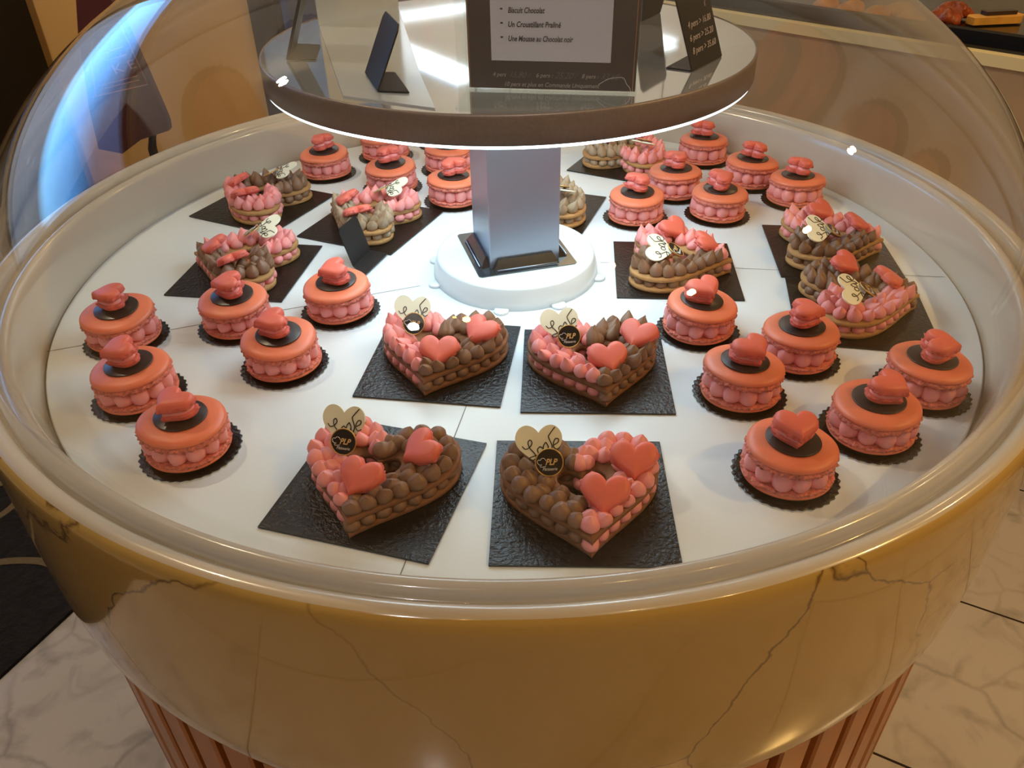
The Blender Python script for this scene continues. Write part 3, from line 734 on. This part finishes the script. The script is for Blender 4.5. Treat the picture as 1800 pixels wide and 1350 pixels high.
# ------------------------------------------------------------------ square light frame hanging over the case
pn = empty('pendant_lamp', (0, 3.0, 1.0)); tag(pn, 'square white light frame hanging from the ceiling, seen mirrored in the shelf', 'lamp')
Q = [Vector((-.857, .31, 0)), Vector((-.128, -.76, 0)), Vector((.745, -.20, 0)), Vector((.02, .86, 0))]
for i in range(4):
    p0 = Q[i]; p1 = Q[(i+1) % 4]; d = (p1-p0).normalized(); nn = Vector((-d.y, d.x, 0))*.085
    ob('light_bar', mesh('bar', [p0-nn, p1-nn, p1+nn, p0+nn], [(0, 3, 2, 1)], MT['ledp'], smooth=False), pn)
    ob('lamp_body', mesh('body', *join([quadslab([p0-nn+Vector((0, 0, .012)), p1-nn+Vector((0, 0, .012)), p1+nn+Vector((0, 0, .012)), p0+nn+Vector((0, 0, .012))], .02, (0, 0, 1))]), MT['plinth'], smooth=False), pn)
    V, F = tube([(p0.x, p0.y, .02), (p0.x, p0.y, .66)], .003, 6); ob('cable', mesh('cable', V, F, MT['dark']), pn)

# ------------------------------------------------------------------ counter at right rear
ct = empty('bread_counter', (1.15, .97, ZF)); tag(ct, 'long tan counter with cream edge and black top behind the dome at right', 'counter')
ct.rotation_euler = (0, 0, math.radians(-45.3))
ob('counter_front', mesh('cf', *box(-1.15, 1.6, 0.0, .75, 0, 1.0), MT['tan2'], smooth=False), ct)
ob('counter_edge', mesh('ce', *box(-1.15, 1.6, -.012, .02, 1.0, 1.028), MT['cream'], smooth=False), ct)
ob('counter_top', mesh('cm', *box(-1.15, 1.6, .02, .75, 1.0, 1.035), MT['granite'], smooth=False), ct)
ob('shelf_frame', mesh('sf', *box(-1.15, 1.6, .045, .075, 1.035, 1.062), MT['dark'], smooth=False), ct)
ZB = ZF+1.0385
def lump(rx, ry, rz, seed, m, k=.12):
    rd = random.Random(seed); ph = [rd.uniform(0, 6) for _ in range(6)]
    prof = [(0, 0), (.75, .03), (.97, .3), (1, .8), (.85, 1.35), (.55, 1.75), (.25, 1.95), (0, 2)]
    V, F = revolve(prof, 24, lambda i, a: (k*math.sin(3*a+ph[0]+i*.4)+k*.6*math.sin(5*a+ph[1]-i), k*.5*math.sin(4*a+ph[2]) if i > 2 else 0))
    return mesh('lump', [(x*rx, y*ry, z*rz/2) for x, y, z in V], F, m)
bl = [(.985, 1.345, .5, .052, .026, 'furthest left'), (1.03, 1.275, .3, .04, .026, 'left front of'), (1.105, 1.30, -.2, .050, .030, 'right rear of'), (1.095, 1.205, .2, .045, .026, 'right front of'), (.93, 1.40, .7, .05, .03, 'back left of')]
for i, (x, y, r, rx, ry, s) in enumerate(bl):
    o_ = ob('bread_roll', lump(rx, ry, .036, i, MT['bread'], .06), None, (x, y, ZB+.0005), (0, 0, r))
    tag(o_, 'golden bread roll on the black counter top, '+s+' the loose pile', 'bread', 'bread rolls on the counter')
for i, (x, y, r, s) in enumerate(((1.19, 1.20, .2, 'left'), (1.245, 1.285, -.5, 'right'))):
    tag(ob('glazed_pastry', lump(.045, .034, .04, 20+i, MT['bread2'], .2), None, (x, y, ZB+.0005), (0, 0, r)), 'reddish brown glazed pastry just right of the dome edge, '+s+' one', 'pastry', 'glazed pastries on the counter')
V, F = join([prism([(-.075, -.022), (.060, -.026), (.082, -.004), (.075, .02), (-.06, .026), (-.078, .008)], 0, .018)])
sb = empty('pastry_slab', (1.325, 1.205, ZB+.0005), math.radians(8)); tag(sb, 'long yellow pastry slab with a dark topping at the top right corner', 'pastry')
ob('slab', mesh('slab', V, F, MT['slab'], smooth=False), sb)
ob('dark_topping', mesh('dt', *box(-.03, .06, -.004, .022, .0181, .028), MT['choc'], smooth=False), sb)

# ------------------------------------------------------------------ background at left
o = ob('partition_panel', mesh('pp', *box(-2.30, -.915, 2.0, 2.06, ZF+.001, .34), MT['tan'], smooth=False)); tag(o, 'plain tan upright panel behind the left of the dome', 'panel')
o = ob('brown_post', mesh('bp', *box(-.912, -.818, 1.97, 2.06, ZF+.001, .36), MT['dpost'], smooth=False)); tag(o, 'dark brown upright post at the right end of the tan panel', 'post')
# draped cloth
V, F = [], []
nx, nz = 60, 24
for k in range(nz+1):
    for i in range(nx+1):
        x = -1.0+1.5*i/nx; z = ZF+.01+1.3*k/nz
        V.append((x, 2.75+.035*math.sin(22*x+1.5*z)+.015*math.sin(47*x), z))
fm = []
for k in range(nz):
    for i in range(nx):
        F.append((k*(nx+1)+i, k*(nx+1)+i+1, (k+1)*(nx+1)+i+1, (k+1)*(nx+1)+i)); zc = ZF+1.3*k/nz; xx = -1+1.5*i/nx
        fm.append(1 if abs((zc+.25)-(xx+.7)*.25) < .045 else 0)
n0 = len(V); V += [(x, y+.012, z) for x, y, z in V]; F += [tuple(reversed([i+n0 for i in f])) for f in list(F)]; fm += fm
tag(ob('curtain', mesh('curtain', V, F, [MT['cloth'], MT['clothp']], fm)), 'blue grey hanging cloth with a pale band, behind the post', 'curtain')
# black cabinet
cb = empty('black_cabinet', (-2.36, 1.62, ZF)); tag(cb, 'black cabinet at the far left behind the rug', 'cabinet')
ob('cabinet_body', mesh('cb', *box(-.63, .70, -.30, .30, .001, 1.12), MT['dark'], smooth=False), cb)
ob('cabinet_door', mesh('cd', *box(-.60, .02, -.315, -.301, .05, 1.09), MT['dark'], smooth=False), cb)
ob('cabinet_door', mesh('cd', *box(.05, .67, -.315, -.301, .05, 1.09), MT['dark'], smooth=False), cb)
# rug
d = Vector((.0842, .1817, 0)).normalized(); lf = Vector((-d.y, d.x, 0)); p0 = Vector((-1.1418, -.0636, 0))
q = [p0-d*1.2, p0+d*.80, p0+d*.80+lf*1.3, p0-d*1.2+lf*1.3]
rg = ob('rug', mesh('rug', *prism([(v.x, v.y) for v in q], ZF+.0005, ZF+.010), MT['rug'], smooth=False)); tag(rg, 'black rug with beige scroll pattern on the floor at lower left', 'rug')
sc1 = [(-1.52, .50), (-1.45, .56), (-1.39, .54), (-1.37, .48), (-1.40, .42), (-1.46, .41), (-1.50, .45)]
sc2 = [(-1.60, .10), (-1.45, .18), (-1.33, .26), (-1.22, .27), (-1.15, .25)]
for s in (sc1, sc2):
    P_ = smooth_path(s, 6); V, F = [], []
    for i, p_ in enumerate(P_):
        a_ = P_[max(i-1, 0)]; b_ = P_[min(i+1, len(P_)-1)]; dd = Vector((b_[0]-a_[0], b_[1]-a_[1])).normalized(); k = .011
        V += [(p_[0]-dd.y*k, p_[1]+dd.x*k, ZF+.0125), (p_[0]+dd.y*k, p_[1]-dd.x*k, ZF+.0125)]
    for i in range(len(P_)-1): F.append((2*i, 2*i+1, 2*i+3, 2*i+2))
    n0 = len(V); V += [(x, y, ZF+.0105) for x, y, z in V]; F += [tuple(reversed([i+n0 for i in f])) for f in list(F)]
    ob('scroll_pattern', mesh('scroll', V, F, MT['scroll'], smooth=False), rg)
# maroon banner
bn = empty('maroon_banner', (-1.06, 1.2, -.24)); tag(bn, 'tapering maroon banner with pale print on black pole, behind dome at left', 'banner')
q = [(-.135, .035), (-.07, .02), (-.005, .06), (.083, .085), (.086, .11), (.08, .15), (.063, .25), (.035, .40), (.01, .47), (-.05, .50), (-.09, .35), (-.125, .15)]
V, F = prism(q, -.014, .014); ob('cloth', mesh('cloth', [(x, z, y) for x, y, z in V], [tuple(reversed(f)) for f in F], MT['maroon'], smooth=False), bn)
V, F = tube([(.035, .0, .09), (.015, 0, .03), (.012, 0, -.705)], .013, 10); ob('pole', mesh('pole', V, F, MT['dark']), bn)
V, F = revolve([(0, 0), (.10, 0), (.10, .006), (.02, .012), (0, .012)], 32); ob('pole_base', mesh('pb', V, F, MT['dark']), bn, (.012, 0, ZF+.24+.001))
fr = [(-.095, .185), (.060, .215), (.030, .375), (-.045, .36), (-.078, .28), (-.095, .185)]
V, F = tube([(x, -.016, z) for x, z in fr], .0022, 5); ob('printed_frame', mesh('pf', V, F, MT['pale']), bn)
ob('lettering', text_mesh('K E', .065, MT['pale'], 0, .022), bn, (-.02, -.0155, .245), (PI/2, -.25, 0))
for k in range(4):
    V, F = tube([(-.07+.006*k, -.016, .205+.012*k*.9), (.04-.002*k, -.016, .228+.012*k*.9)], .0011, 4) if k < 2 else tube([(-.05+.006*k, -.016, .28+.02*(k-2)), (.03-.003*k, -.016, .295+.02*(k-2))], .0012, 4)
    ob('printed_line', mesh('pl', V, F, MT['pale']), bn)
